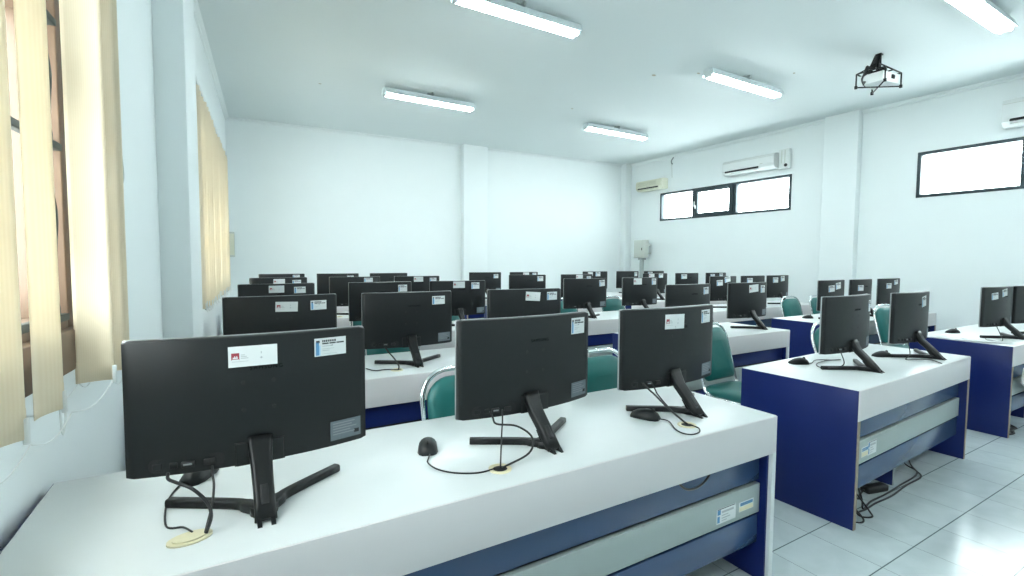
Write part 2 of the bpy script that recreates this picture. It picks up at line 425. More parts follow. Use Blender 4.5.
# ------------------------------------------------------------------ desks
def make_desk(label, loc, rz, Lx, depth=.69, pm='bluefront', white_right=False, div=(), grom=(), labels=(), rawleft=True, group='white and blue computer desks'):
    t = thing('computer_desk', label, 'desk', loc, rz, group)
    H, tp, F = .75, .028, .165
    b = MB()
    b.box(0, Lx, 0, depth, H-tp, H, M['white_lam'], .003)
    b.build('tabletop', t)
    b = MB(); b.box(0 if not rawleft else .001, Lx, -.004, .016, H-F, H-.002, M['fascia'], .002); b.build('fascia', t)
    # end panels
    b = MB(); th = .028
    b.box(-.002, th, .0, depth-.002, 0, H-.002, M['blue'], .001); b.box(.0, th-.002, -.0035, .0, 0, H-F, M['rawedge']); b.build('end_panel', t)
    b = MB()
    b.box(Lx-th, Lx+.002, .0, depth-.002, 0, H-tp, M['white_lam'] if white_right else M['blue'], .001)
    b.box(Lx-th+.002, Lx, -.0035, .0, 0, H-F, M['white_lam'] if white_right else M['rawedge'])
    if white_right: b.box(Lx-th-.012, Lx-th-.0005, .012, depth-.004, 0, H-tp-.001, M['blue'])
    b.build('end_panel', t)
    y0, y1 = .045, .063
    hi = Lx-th-.014 if white_right else Lx-th-.001
    b = MB(); b.box(th+.001, hi, y0, y1, .457, H-tp-.001, M[pm], .002); b.build('upper_panel', t)
    b = MB(); b.box(th+.001, hi, y0-.006, y1, .312, .442, M['strip'], .002); st = b.build('middle_panel', t)
    b = MB(); b.box(th+.001, hi, y0, y1, .170, .297, M[pm], .002); b.build('lower_panel', t)
    b = MB(); b.box(th+.002, hi-.001, y1+.004, y1+.02, .17, H-tp-.001, M['blackdeep']); b.build('dark_gap_backing', t)  # black sheet added behind the panels so the gaps between them show dark
    for d in div:
        b = MB(); b.box(d-.012, d+.012, .105, depth-.06, 0, H-tp-.001, M['blue'], .001); b.box(d-.0118, d+.0118, .102, .105, 0.001, H-tp-.002, M['pipegrey']); b.build('divider', t)
    for g in grom:
        b = MB()
        if len(g) > 2 and g[2] == 'lid':
            b.disc((g[0], g[1], H), .047, .005, M['cream'], 24, .030, .2); b.disc((g[0], g[1], H+.005), .036, .003, M['cream'], 24, .022, .2)
        else:
            pl = [(g[0]+.037*math.cos(k*PI/12), g[1]+.037*math.sin(k*PI/12)) for k in range(24)]
            pi = [(g[0]+.024*math.cos(k*PI/12), g[1]+.024*math.sin(k*PI/12)) for k in range(24)]
            b.loft([[(x, y, H) for x, y in pl], [(x, y, H+.004) for x, y in pl], [(x, y, H+.004) for x, y in pi], [(x, y, H+.0005) for x, y in pi]], M['cream'], cap=False)
            b.disc((g[0], g[1], H), .025, .001, M['blackdeep'], 20)
        b.build('cable_grommet', t)
    for (x, z, w, h, kind) in labels:
        b = MB(); yy = y0-.006
        b.box(x-w/2, x+w/2, yy-.0008, yy, z-h/2, z+h/2, M['paper'])
        f = lambda a, c, p, q, m: b.box(x+w*a, x+w*c, yy-.0012, yy-.0007, z+h*p, z+h*q, M[m])
        if kind == 'a':
            f(-.46, -.34, -.42, .0, 'blueink'); f(-.46, -.30, .1, .42, 'blueink'); f(-.46, .46, .44, .48, 'ink')
            f(-.24, .38, .16, .30, 'greyink'); f(-.24, .1, -.02, .04, 'greyink'); f(-.24, .2, -.2, -.14, 'greyink'); f(-.24, .02, -.36, -.31, 'greyink')
        else:
            f(-.42, .44, .08, .40, 'blueink'); f(-.40, .1, .18, .3, 'greyink'); f(-.48, .46, -.45, .0, 'cream')
        b.build('inventory_label', st)
    return t

PITCH = 1.51; Y0 = 1.215
ROW = ['front', 'second', 'third', 'fourth', 'back']
left = [(-.455, 2.057), (-.27, 2.25), (-.14, 2.38), (-.02, 2.5), (.12, 2.6)]
mid = [(2.826, 4.60), (3.10, 4.78), (3.18, 4.92), (3.3, 5.1), (3.4, 5.15)]
right = [(5.44, 8.15), (5.60, 8.2), (5.61, 8.2), (5.60, 8.6), (5.75, 8.6)]
MIDS = [(.52, 1.35, 3.645, 6.30, 7.2), (.68, 1.48, 4.18, 6.60, 7.48), (.88, 1.68, 4.20, 6.64, 7.3), (.95, 1.72, 4.3, 6.9, 7.7), (1.1, 1.85, 4.33, 6.9, 7.7)]
for k in range(5):
    y = Y0+PITCH*k; nm = ROW[k]
    x0, x1 = left[k]
    make_desk('long white topped desk by the left wall, three seats wide, %s row' % nm, (x0, y, 0), 0, x1-x0, pm='bluefront' if k == 0 else 'blue', white_right=True,
              div=(MIDS[k][0]-x0, MIDS[k][1]-x0),
              grom=[(.366, .140, 'lid'), (1.196, .115), (2.062, .105)] if k == 0 else [(1.15, .14)],
              labels=[(2.240, .362, .125, .064, 'a'), (2.375, .366, .10, .042, 'b')] if k == 0 else [])
    x0, x1 = mid[k]
    make_desk('short white topped blue desk in the middle of the room, %s row' % nm, (x0, y+(.024 if k == 0 else 0), 0), math.radians(2.6) if k == 0 else 0, x1-x0, pm='bluefront' if k == 0 else 'blue',
              depth=.65 if k == 0 else .69, div=(MIDS[k][2]-x0,), grom=[],
              labels=[(.21, .372, .09, .055, 'b'), (.30, .377, .11, .075, 'a')] if k == 0 else [], white_right=(k in (1, 2)))
    x0, x1 = right[k]
    make_desk('long white topped blue desk towards the right wall, %s row' % nm, (x0, y+(.09 if k == 0 else 0), 0), 0, x1-x0,
              div=(MIDS[k][3]-x0, MIDS[k][4]-x0), grom=[], labels=[])

# ------------------------------------------------------------------ monitors
PW, PZ0, PZ1 = .602, .103, .457            # panel width, lower and upper edge above the desk
def yfront(x): return .183+.028*(x/.305)**2
def thick(x): return .036-.016*(abs(x)/.305)**2.2
def yback(x): return yfront(x)-thick(x)
def make_panel():
    b = MB(); N = 30; rings = []; rc = .0045
    for i in range(N+1):
        t = i/N
        x = -PW/2*math.cos(PI*t)*.15+(-PW/2+PW*t)*.85 if 0 else -PW/2+PW*(.5-.5*math.cos(PI*t))*.25+PW*t*.75
        e = PW/2-abs(x); ins = 0 if e >= rc else rc-math.sqrt(max(0, rc*rc-(rc-e)**2))
        z0, z1 = PZ0+ins, PZ1-ins; yf, yk = yfront(x), yback(x); c = min(.0028, thick(x)*.3)
        rings.append([(x, yf, z0), (x, yf, z1), (x, yf-.006, z1), (x, yk+c*.3, z1-c*.35), (x, yk, z1-c*1.3), (x, yk, z0+c*1.3), (x, yk+c*.3, z0+c*.35), (x, yf-.006, z0)])
    b.loft(rings, M['black'])
    # four mounting holes and a screw
    for hx in (-.0375, .0375):
        for hz in (.255, .330): 
            pl = [(hx+.0058*math.cos(k*PI/5), hz+.0058*math.sin(k*PI/5)) for k in range(10)]
            b.prism(pl, yback(hx)-.0007, yback(hx)+.002, M['blackdeep'])
    return b.mesh('panel')
def make_bezel():
    b = MB(); N = 24; rings = []
    for i in range(N+1):
        x = -(PW/2+.0012)*math.cos(PI*i/N) if False else -(PW/2+.0012)+(PW+.0024)*(.5-.5*math.cos(PI*i/N)); yf = yfront(min(.305, abs(x))); z0, z1 = PZ0-.0012, PZ1+.0012
        e = PW/2+.0012-abs(x); rc = .0055; ins = 0 if e >= rc else rc-math.sqrt(max(0, rc*rc-(rc-e)**2)); z0 += ins; z1 -= ins
        rings.append([(x, yf+.004, z0), (x, yf+.004, z1), (x, yf-.0035, z1), (x, yf-.0035, z0)])
    b.loft(rings, M['bezel'])
    rings = []
    for i in range(N+1):
        x = -PW/2+.008+(PW-.016)*i/N; yf = yfront(abs(x))
        rings.append([(x, yf+.0035, PZ0+.018), (x, yf+.0035, PZ1-.008), (x, yf+.0045, PZ1-.008), (x, yf+.0045, PZ0+.018)])
    b.loft(rings, M['screen'])
    return b.mesh('bezel')
def make_neck():
    b = MB()
    # slanting neck: widest at the panel, ends in a small notched heel on the desk
    secs = []
    for (y, z, w, d) in ((.146, .172, .062, .030), (.138, .150, .060, .034), (.116, .112, .054, .036), (.066, .066, .050, .036), (.030, .030, .050, .034), (.002, .004, .052, .026)):
        dirv = Vector((0, .72, .69)); nrm = Vector((0, -.69, .72))
        c = Vector((0, y, z)); r = []
        for (a, q) in rrect(w, d, .010, 4):
            p = c+Vector((a, 0, 0))+nrm*q
            p.z = max(p.z, .0); r.append(p)
        secs.append(r)
    b.loft(secs, M['stand'])
    # heel fin running down to the rear, with a slot
    b.prism([(-.024, 0), (.04, 0), (.084, .055), (.056, .075), (-.001, .018)], -.021, -.010, M['stand'], plane='yz')
    b.prism([(-.024, 0), (.04, 0), (.084, .055), (.056, .075), (-.001, .018)], .010, .021, M['stand'], plane='yz')
    mt = Matrix.Translation((0, .036, .058)) @ Matrix.Rotation(math.radians(45), 4, 'X')
    b.box(-.010, .010, -.026, .026, -.003, .004, M['blackdeep'], .003, mtx=mt)
    return b.mesh('neck')
def make_foot():
    b = MB()
    for s in (-1, 1):
        pts = smooth_path([(s*.005, .050, .016), (s*.03, .080, .0135), (s*.07, .124, .0125), (s*.218, .222, .0125)], 5)
        rings = []
        for i, p in enumerate(pts):
            t = (pts[min(i+1, len(pts)-1)]-pts[max(i-1, 0)]).normalized(); side = Vector((t.y, -t.x, 0)).normalized()
            w = .018 if i < 8 else .0135; h = .026-.004*i/len(pts)
            rings.append([p*1+side*(a)+Vector((0, 0, -p.z+max(0, q+h/2))) for a, q in rrect(2*w, h, .006, 3)])
        b.loft(rings, M['stand'])
    b.disc((0, .060, 0), .034, .022, M['stand'], 18)
    return b.mesh('foot')
def make_cover():
    b = MB(); w, z0, z1 = .118, PZ0-.001, PZ0+.060
    y = yback(0)
    b.box(-w/2, w/2, y-.0035, y+.006, z0, z1, M['black'], .002)
    for (a, c, p, q) in ((-w/2-.003, -w/2, z0, z1+.003), (w/2, w/2+.003, z0, z1+.003), (-w/2, w/2, z1, z1+.003)):
        b.box(a, c, y-.0009, y+.006, p, q, M['blackdeep'])
    return b.mesh('stand_cover')
def make_port():
    b = MB(); x0, x1, z0, z1 = -.255, -.085, PZ0+.010, PZ0+.046
    def P(x, z, o): return (x, yback(x)-o, z)
    pl = rrect(x1-x0, z1-z0, .016, 6, (x0+x1)/2, (z0+z1)/2)
    A = [P(x, z, .0012) for x, z in pl]; B = [P(x, z, -.004) for x, z in pl]
    b.loft([A, B], M['blackdeep'])
    for (x, w, m) in ((-.235, .022, 'black'), (-.20, .018, 'black'), (-.168, .030, 'cable'), (-.12, .026, 'cable')):
        mt = Matrix.Translation((x, yback(x), (z0+z1)/2-.002)) @ Matrix.Rotation(math.atan2(yback(x+.01)-yback(x-.01), .02), 4, 'Z')
        b.box(-w/2, w/2, -.007 if m != 'black' else -.003, .004, -.008, .008, M[m], .002, mtx=mt)
        if w == .030: b.box(-.010, .010, -.0085, -.006, -.002, .003, M['plug'], .001, mtx=mt)
    return b.mesh('port_panel')
def tangent(x): return math.atan2(yback(x+.01)-yback(x-.01), .02)
def make_rating():
    b = MB(); w, h = .096, .058
    b.box(-w/2, w/2, -.0007, .0003, -h/2, h/2, M['ratelabel'])
    for (a, p) in ((.0, .34), (-.1, .2), (.05, .06), (-.15, -.08), (0, -.22)):
        b.box(-w*.42, w*(.30+a), -.0010, -.0006, h*p, h*(p+.05), M['plug'])
    b.box(w*.28, w*.44, -.0010, -.0006, -h*.32, -h*.12, M['black'])
    return b.mesh('rating_label')
def make_logo():
    cu = bpy.data.curves.new('logo', 'FONT'); cu.body = 'SAMSUNG'; cu.size = .0155; cu.align_x = 'CENTER'; cu.align_y = 'CENTER'; cu.extrude = .0004; cu.space_character = 1.25
    tmp = bpy.data.objects.new('logo_tmp', cu); COL.objects.link(tmp)
    dg = bpy.context.evaluated_depsgraph_get(); me = bpy.data.meshes.new_from_object(tmp.evaluated_get(dg))
    me.transform(Matrix.Translation((0, -.0006, 0)) @ Matrix.Rotation(PI/2, 4, 'X')); me.name = 'logo'
    me.materials.clear(); me.materials.append(M['gloss'])
    bpy.data.objects.remove(tmp); bpy.data.curves.remove(cu); return me
def make_sticker(kind):
    """white asset sticker, 1 x 1 in x and z; scaled per monitor"""
    b = MB(); Q = lambda x0, x1, z0, z1, m, o=.0011: b.box(x0, x1, -o, -.0006, z0, z1, M[m])
    b.box(-.5, .5, -.0008, .0003, -.5, .5, M['paper'])
    if kind == 'emblem':
        Q(-.44, -.28, -.16, .18, 'red'); Q(-.41, -.31, -.09, -.02, 'paper', .0013); Q(-.38, -.36, -.02, .04, 'paper', .0013); Q(-.34, -.32, -.02, .04, 'paper', .0013); Q(-.43, -.29, -.16, -.12, 'paper', .0013)
        for i, (w, z) in enumerate(((.08, .06), (.12, -.02), (.15, -.10))): Q(-.25, -.25+w, z, z+.035, 'greyink')
        Q(-.43, -.1, -.245, -.225, 'greyink')
        Q(.155, .175, .08, .2, 'greyink'); Q(.15, .18, -.16, -.06, 'greyink'); Q(.13, .2, -.12, -.10, 'greyink')
    else:
        Q(-.46, -.36, -.45, .30, 'blueink'); Q(-.36, -.32, -.45, .1, 'lblue'); Q(-.45, -.34, .24, .38, 'ink')
        x = -.26
        for w in (.05, .05, .06, .05, .06, .05, .03, .06): Q(x, x+w*.8, .27, .39, 'ink'); x += w+.005
        x = -.26
        for w in (.2, .2, .24): Q(x, x+w, .15, .23, 'ink'); x += w+.025
        Q(-.26, .06, .03, .06, 'greyink'); Q(.0, .08, .045, .075, 'ink'); Q(-.26, .12, -.12, -.10, 'greyink'); Q(-.26, -.04, -.22, -.19, 'greyink'); Q(-.26, .2, -.40, -.385, 'greyink')
    return b.mesh('sticker')
ME = dict(panel=make_panel(), bezel=make_bezel(), neck=make_neck(), foot=make_foot(), stand_cover=make_cover(), port_panel=make_port(), rating_label=make_rating(), logo=make_logo(), sticker_e=make_sticker('emblem'), sticker_i=make_sticker('info'))

def on_back(o, x, z, rot=0.0, sx=1, sz=1):
    y = min(yback(x-.5*sx*.8), yback(x), yback(x+.5*sx*.8)) if False else yback(x)
    o.matrix_basis = Matrix.Translation((x, y-.0012, z)) @ Matrix.Rotation(tangent(x), 4, 'Z') @ Matrix.Rotation(rot, 4, 'Y') @ Matrix.Diagonal((sx, 1, sz, 1))

root0 = thing('computer_monitor', 'x', 'monitor')
for n in ('panel', 'bezel', 'neck', 'foot'): link(n, ME[n], root0)
pn = root0.children[0]
for n in ('stand_cover', 'port_panel'): link(n, ME[n], pn)
ra = link('rating_label', ME['rating_label'], pn); on_back(ra, .236, PZ0+.046)
lg = link('logo', ME['logo'], pn); on_back(lg, .02, PZ1-.088); lg.location.y += .0008

E_, I_ = 'e', 'i'
# row, seat: x, y of panel centre, yaw in degrees, stickers (kind, x, drop from top, w, h, tilt)
S = lambda x, d=.03, w=.10, h=.055, t=0: (I_, x, d, w, h, t)
G = lambda x, d=.03, w=.12, h=.055, t=0: (E_, x, d, w, h, t)
MON = {
 'R1a': (.07, 1.54, 1, [G(-.012, .026, .119, .056, 0), S(.193, .022, .094, .053, 0)]),
 'R1b': (.99, 1.555, 3, [S(.226, .018, .085, .064, 1)]),
 'R1c': (1.768, 1.558, .5, [G(-.025, .028, .122, .066, 1), S(.215, .020, .085, .062, 0)]),
 'R1d': (3.43, 1.585, 1.5, [S(.255, .038, .07, .075, 2)]),
 'R1e': (4.275, 1.56, 1.2, [S(.08, .03, .09, .075, -6)]),
 'R1f': (6.04, 1.565, -3, [S(-.17, .05, .09, .06, -6), S(-.01, .02, .1, .065, -8)]),
 'R1g': (6.66, 1.51, -4.3, [S(-.12, .05, .09, .06, -4)]),
 'R2a': (.28, 3.08, 5, [G(.022, .033, .118, .056, 2), S(.200, .033, .095, .055, 0)]),
 'R2b': (1.03, 3.08, 0, [S(.205, .03, .098, .055, 0)]),
 'R2c': (1.91, 3.05, -5, [G(.05, .02, .122, .065, 4), S(.222, .024, .1, .06, 0)]),
 'R2d': (3.70, 3.05, 1, [S(.215, .03, .1, .065, -2)]),
 'R2e': (4.59, 3.05, -1, [G(.03, .02, .15, .075, -4), S(.2, .03, .095, .075, 0)]),
 'R2f': (6.22, 3.06, 2, [S(-.09, .06, .12, .075, -4), S(.06, .03, .13, .075, -5)]),
 'R2g': (6.92, 3.06, 3, [S(-.11, .07, .12, .07, 0)]),
 'R2h': (7.67, 3.06, 0, [S(-.1, .06, .11, .07, 0), S(.09, .02, .12, .06, -5)]),
 'R3a': (.38, 4.59, 8, [G(-.01, .03, .12, .06, 0), S(.18, .045, .1, .055, 0)]),
 'R3b': (1.26, 4.57, 4, [S(.21, .045, .098, .065, 0)]),
 'R3c': (2.05, 4.57, -3, [G(0, .02, .125, .065, 0), S(.185, .035, .098, .065, 0)]),
 'R3d': (3.71, 4.57, -5, [S(.23, .035, .098, .075, -3)]),
 'R3e': (4.61, 4.57, 0, [G(-.08, .02, .13, .08, 0), S(.225, .03, .1, .08, 0)]),
 'R3f': (6.28, 4.57, 2, [S(-.135, .07, .12, .08, -3), S(.035, .01, .14, .08, -8)]),
 'R3g': (6.99, 4.57, 2, [S(-.14, .05, .12, .08, 0)]),
 'R3h': (7.64, 4.57, 2, [S(-.13, .05, .12, .08, 0), S(.06, .03, .12, .08, -4)]),
 'R4a': (.52, 6.10, 8, [G(.0, .03, .12, .06, 0), S(.19, .045, .1, .055, 0)]),
 'R4b': (1.36, 6.09, 0, [S(.16, .03, .11, .05, 0)]),
 'R4c': (2.15, 6.09, -1, [G(.01, .02, .125, .065, 0), S(.215, .04, .1, .06, 0)]),
 'R4d': (3.85, 6.09, -5, [S(.205, .04, .11, .07, 0)]),
 'R4e': (4.77, 6.09, -1, [G(.02, .01, .13, .07, 0), S(.22, .05, .1, .06, 0)]),
 'R4f': (6.50, 6.09, 2, [G(-.13, .02, .12, .07, 0), S(.1, .02, .12, .07, 0)]),
 'R4g': (7.32, 6.09, 0, [S(-.12, .04, .13, .08, 0)]),
 'R4h': (8.14, 6.09, 2, [S(-.15, .04, .11, .07, 0), S(.1, .03, .12, .08, 0)]),
 'R5a': (.69, 7.62, 7, [S(.19, .03, .1, .055, 0)]),
 'R5b': (1.45, 7.61, 1, [S(.18, .05, .1, .05, 0)]),
 'R5c': (2.22, 7.61, 3, []),
 'R5d': (3.93, 7.61, -4, [S(.2, .05, .1, .07, 0)]),
 'R5e': (4.73, 7.61, 1, [G(.025, .02, .13, .07, 0), S(.22, .03, .1, .05, 0)]),
 'R5f': (6.42, 7.61, -3, [G(-.14, .03, .11, .07, 0), S(.04, .02, .12, .09, 0)]),
 'R5g': (7.30, 7.61, -1, [S(.21, .04, .1, .08, 0)]),
 'R5h': (8.08, 7.61, 1, [S(-.15, .03, .12, .06, 0)]),
}
SEAT = {'a': 'left seat of the left wall desk', 'b': 'centre seat of the left wall desk', 'c': 'right seat of the left wall desk',
        'd': 'left seat of the short middle desk', 'e': 'right seat of the short middle desk',
        'f': 'left seat of the right wall desk', 'g': 'centre seat of the right wall desk', 'h': 'right seat of the right wall desk'}
mons = {}
for i, (k, (x, y, yaw, st)) in enumerate(MON.items()):
    a = math.radians(yaw); off = .19
    ax, ay = x+math.sin(a)*off, y-math.cos(a)*off
    if i == 0: r = root0
    else:
        r = root0.copy(); COL.objects.link(r)
        for ch in list(root0.children):
            if ch.name.split('.')[0] in ('panel', 'bezel', 'neck', 'foot'):
                c = ch.copy(); COL.objects.link(c); c.parent = r
                if k in ('R1b', 'R1c', 'R1d', 'R1e') and ch.name.split('.')[0] in ('neck', 'foot'):
                    c.location = (-.02, 0, 0)
                for g in list(ch.children):
                    if not g.name.startswith('sticker'):
                        d = g.copy(); COL.objects.link(d); d.parent = c
    r.location = (ax, ay, .75); r.rotation_euler = (0, 0, a)
    row = ROW[int(k[1])-1]
    n_st = {0: 'no sticker', 1: 'one white sticker', 2: 'two white stickers'}[len(st)]
    r['label'] = 'black monitor, %s, %s row, %s' % (n_st, row, SEAT[k[2]])
    r['group'] = 'black monitors on the desks'
    p = [c for c in r.children if c.name.split('.')[0] == 'panel'][0]
    for (kd, sx, dr, w, h, t) in st:
        if int(k[1]) > 1: sx -= .012
        if int(k[1]) > 2: dr = max(.006, dr-.016)
        s = link('sticker', ME['sticker_'+kd], p); on_back(s, sx, PZ1-dr-h/2, math.radians(t), w, h)
    mons[k] = r
bpy.context.view_layer.update()

def cord(name, mon, pts, rad):
    r = mons[mon]; inv = r.matrix_world.inverted()
    b = MB(); b.tube([inv @ p for p in smooth_path(pts, 7)], rad, M['cable'], 7); b.build(name, r)
cord('power_cord', 'R1a', [(-.14, 1.492, .868), (-.138, 1.47, .862), (-.121, 1.44, .862), (-.084, 1.40, .853), (-.054, 1.38, .821), (-.045, 1.36, .793), (-.056, 1.352, .757)], .0042)
cord('video_cable', 'R1a', [(-.044, 1.492, .868), (-.042, 1.465, .852), (-.040, 1.44, .832), (-.044, 1.40, .802), (-.058, 1.355, .757)], .0030)
cord('power_cord', 'R1b', [(.798, 1.505, .881), (.792, 1.475, .868), (.789, 1.44, .857), (.845, 1.40, .852), (.881, 1.36, .82), (.857, 1.34, .777), (.752, 1.333, .752)], .0035)
cord('video_cable', 'R1b', [(.847, 1.505, .88), (.825, 1.465, .855), (.809, 1.44, .832), (.778, 1.39, .785), (.744, 1.333, .752)], .0028)
cord('power_cord', 'R1c', [(1.533, 1.495, .894), (1.54, 1.465, .872), (1.549, 1.44, .854), (1.562, 1.38, .812), (1.601, 1.345, .769), (1.614, 1.322, .752)], .0040)
cord('video_cable', 'R1c', [(1.587, 1.495, .887), (1.572, 1.46, .868), (1.567, 1.44, .852), (1.586, 1.38, .796), (1.612, 1.325, .752)], .0030)
cord('power_cord', 'R2b', [(.85, 3.02, .868), (.869, 3.0, .836), (.886, 2.95, .808), (.897, 2.89, .771), (.885, 2.86, .752)], .0045)
cord('video_cable', 'R2b', [(.72, 2.972, .7555), (.753, 2.893, .7555), (.813, 2.89, .7555), (.855, 2.867, .7555), (.882, 2.845, .754)], .0035)
cord('power_cord', 'R1d', [(3.20, 1.51, .875), (3.19, 1.49, .80), (3.224, 1.62, .7555), (3.30, 1.70, .7555), (3.476, 1.73, .7555), (3.60, 1.70, .7555)], .003)
cord('power_cord', 'R1e', [(4.10, 1.51, .875), (4.06, 1.48, .79), (4.01, 1.483, .7555), (4.10, 1.44, .7555), (4.149, 1.398, .7555), (4.061, 1.305, .7555)], .003)
cord('power_cord', 'R1f', [(5.78, 1.50, .875), (5.76, 1.46, .79), (5.70, 1.44, .7555), (5.66, 1.52, .7555), (5.76, 1.56, .7555)], .003)

# ------------------------------------------------------------------ mice
def mouse_meshes():
    b = MB(); rings = []
    for (y, w, h) in ((-.054, .016, .010), (-.050, .024, .017), (-.03, .030, .027), (0, .031, .034), (.025, .032, .033), (.045, .027, .024), (.055, .016, .012)):
        r = []
        for j in range(16):
            a = 2*PI*j/16; z = h*math.sin(a); r.append((w*math.cos(a), y, max(0.0, z) if z > 0 else 0.0))
        rings.append(r)
    b.loft(rings, M['black']); body = b.mesh('body')
    b = MB(); mt = Matrix.Translation((0, .026, .031))
    b.tube([(-.003, .030, .029), (.003, .030, .029)], .008, M['rubber'], 12); wheel = b.mesh('scroll_wheel')
    return body, wheel
MBODY, MWHEEL = mouse_meshes()
def mouse(x, y, rz, label, path=None):
    t = thing('computer_mouse', label, 'computer mouse', (x, y, .75), rz, 'black wired mice on the desks'); t.scale = (1.1, 1.12, 1.2)
    link('body', MBODY, t); link('scroll_wheel', MWHEEL, t)
    if path:
        bpy.context.view_layer.update(); inv = t.matrix_world.inverted()
        b = MB(); b.tube([inv @ Vector(p) for p in smooth_path(path, 7)], .0022, M['cable'], 6); b.build('cord', t)
    return t
Zc = .7535
mouse(-.085, 1.735, 2.6, 'black mouse half hidden below the front left monitor by the wall', [(-.11, 1.69, .758), (-.135, 1.68, Zc), (-.153, 1.582, Zc), (-.143, 1.444, Zc), (-.107, 1.418, Zc), (-.085, 1.37, Zc+.006)])
mouse(.600, 1.602, PI-.36, 'dark grey mouse between the first two front row monitors', [(.590, 1.552, .756), (.572, 1.52, Zc), (.556, 1.483, Zc), (.564, 1.425, Zc), (.602, 1.37, Zc), (.665, 1.335, Zc), (.728, 1.332, Zc+.002)])
mouse(1.530, 1.475, PI+.45, 'black mouse at the foot of the third front row monitor', [(1.554, 1.422, .757), (1.575, 1.400, Zc), (1.566, 1.37, Zc), (1.525, 1.31, Zc), (1.510, 1.262, Zc), (1.53, 1.232, Zc), (1.575, 1.235, Zc), (1.612, 1.266, Zc), (1.610, 1.300, Zc+.002)])
mouse(3.24, 1.78, PI+1.1, 'black mouse at the left end of the front middle desk', [(3.285, 1.755, .756), (3.32, 1.74, Zc), (3.45, 1.78, Zc), (3.56, 1.72, Zc)])
mouse(4.02, 1.63, PI+1.1, 'black mouse between the two monitors on the front middle desk', [(4.065, 1.605, .756), (4.12, 1.58, Zc), (4.28, 1.50, Zc), (4.36, 1.42, Zc)])
mouse(6.0, 1.86, PI+1.2, 'black mouse by the papers on the front right desk')
mouse(5.98, 3.20, PI+1.2, 'black mouse at the left end of the second row right desk')

# ------------------------------------------------------------------ chairs
def chair_meshes():
    out = {}
    # local frame: faces -y, seat centre over the origin
    b = MB(); rings = []
    for (s, z) in ((.90, .425), (.99, .432), (1.0, .450), (.985, .468), (.90, .482), (.6, .487)):
        rings.append([(x*s, y*s, z) for x, y in rrect(.42, .43, .09, 6)])
    b.loft(rings, M['teal']); out['seat'] = b.mesh('seat')
    # backrest, rounded top, reclined
    def back_pt(x, h, o):   # h along back from .52 to .92
        z = .50+h*.965; y = .185+h*.26+o-.035*(1-(x/.2)**2)*0.6
        return (x, y, z)
    prof = []
    w, h0, h1, r = .185, .02, .415, .115
    pl = [(-w+.025, h0), (w-.025, h0), (w, h0+.03)]
    for i in range(9): a = PI/2*i/8; pl.append((w-r+r*math.cos(a), h1-r+r*math.sin(a)))
    for i in range(9): a = PI/2+PI/2*i/8; pl.append((-w+r+r*math.cos(a), h1-r+r*math.sin(a)))
    pl.append((-w, h0+.03))
    cx, ch = 0, .2
    def sc(k): return [(cx+(x-cx)*k, ch+(h-ch)*k) for x, h in pl]
    b = MB()
    b.loft([[back_pt(x, h, -.026) for x, h in sc(.55)], [back_pt(x, h, -.022) for x, h in sc(.88)], [back_pt(x, h, -.008) for x, h in sc(1.0)], [back_pt(x, h, .012) for x, h in sc(1.0)], [back_pt(x, h, .020) for x, h in sc(.92)]], M['teal'])
    out['backrest'] = b.mesh('backrest')
    def hoop(x, h): return (x, .19+h*.26, .50+h*.965)
    W, R, HT = .205, .13, .443
    pts = [(W*1.0, .12, .43), (W, .17, .45), hoop(W, .0)]
    pts += [hoop(W, .1), hoop(W, HT-R)]
    for i in range(1, 9): a = PI/2*i/8; pts.append(hoop(W-R+R*math.cos(a), HT-R+R*math.sin(a)))
    pts2 = [(-x, y, z) for x, y, z in pts][::-1]
    b = MB(); b.tube(pts+pts2, .0115, M['chrome'], 10)
    # side rails and cross bars under the seat
    for s in (-1, 1): b.tube([(s*.20, .17, .42), (s*.20, -.17, .42)], .011, M['chrome'], 8)
    b.tube([(-.2, -.15, .415), (.2, -.15, .415)], .010, M['chrome'], 8); b.tube([(-.2, .15, .415), (.2, .15, .415)], .010, M['chrome'], 8)
    b.tube([(-.215, -.19, .16), (.215, -.19, .16)], .008, M['chrome'], 8)
    for s in (-1, 1): b.tube([(s*.214, -.195, .16), (s*.216, .215, .16)], .008, M['chrome'], 8)
    out['frame'] = b.mesh('frame')
    for nm, (x, y, x2, y2) in dict(fl=(-.2, -.165, -.218, -.205), fr=(.2, -.165, .218, -.205), rl=(-.2, .165, -.22, .235), rr=(.2, .165, .22, .235)).items():
        b = MB(); b.tube([(x, y, .425), (x+(x2-x)*.1, y+(y2-y)*.1, .39), (x2, y2, .015)], .0115, M['chrome'], 10)
        b.tube([(x2, y2, .02), (x2, y2, 0)], .015, M['rubber'], 10); out['leg_'+nm] = b.mesh('leg')
    return out
CM = chair_meshes()
chair0 = None
def chair(x, y, rz, label):
    global chair0
    if chair0 is None:
        t = thing('stacking_chair', label, 'chair', (x, y, 0), rz, 'teal chairs with chrome frames')
        link('seat', CM['seat'], t); link('backrest', CM['backrest'], t); link('frame', CM['frame'], t)
        for q in ('fl', 'fr', 'rl', 'rr'): link('leg', CM['leg_'+q], t)
        chair0 = t
    else:
        t = chair0.copy(); COL.objects.link(t); t.location = (x, y, 0); t.rotation_euler = (0, 0, rz); t['label'] = label
        for ch in list(chair0.children):
            c = ch.copy(); COL.objects.link(c); c.parent = t
    return t
chair(.925, 1.715, 0, 'teal chair tucked behind the front left desk, between its first and second monitors')
chair(1.73, 1.74, 0, 'teal chair tucked behind the front left desk, between its second and third monitors')
chair(3.28, 2.20, math.radians(3), 'teal chair pulled out behind the left end of the front middle desk')
chair(4.16, 1.80, 0, 'teal chair tucked behind the front middle desk, between its two monitors')
chair(6.50, 2.36, math.radians(-8), 'teal chair standing right behind the second monitor of the front middle desk')
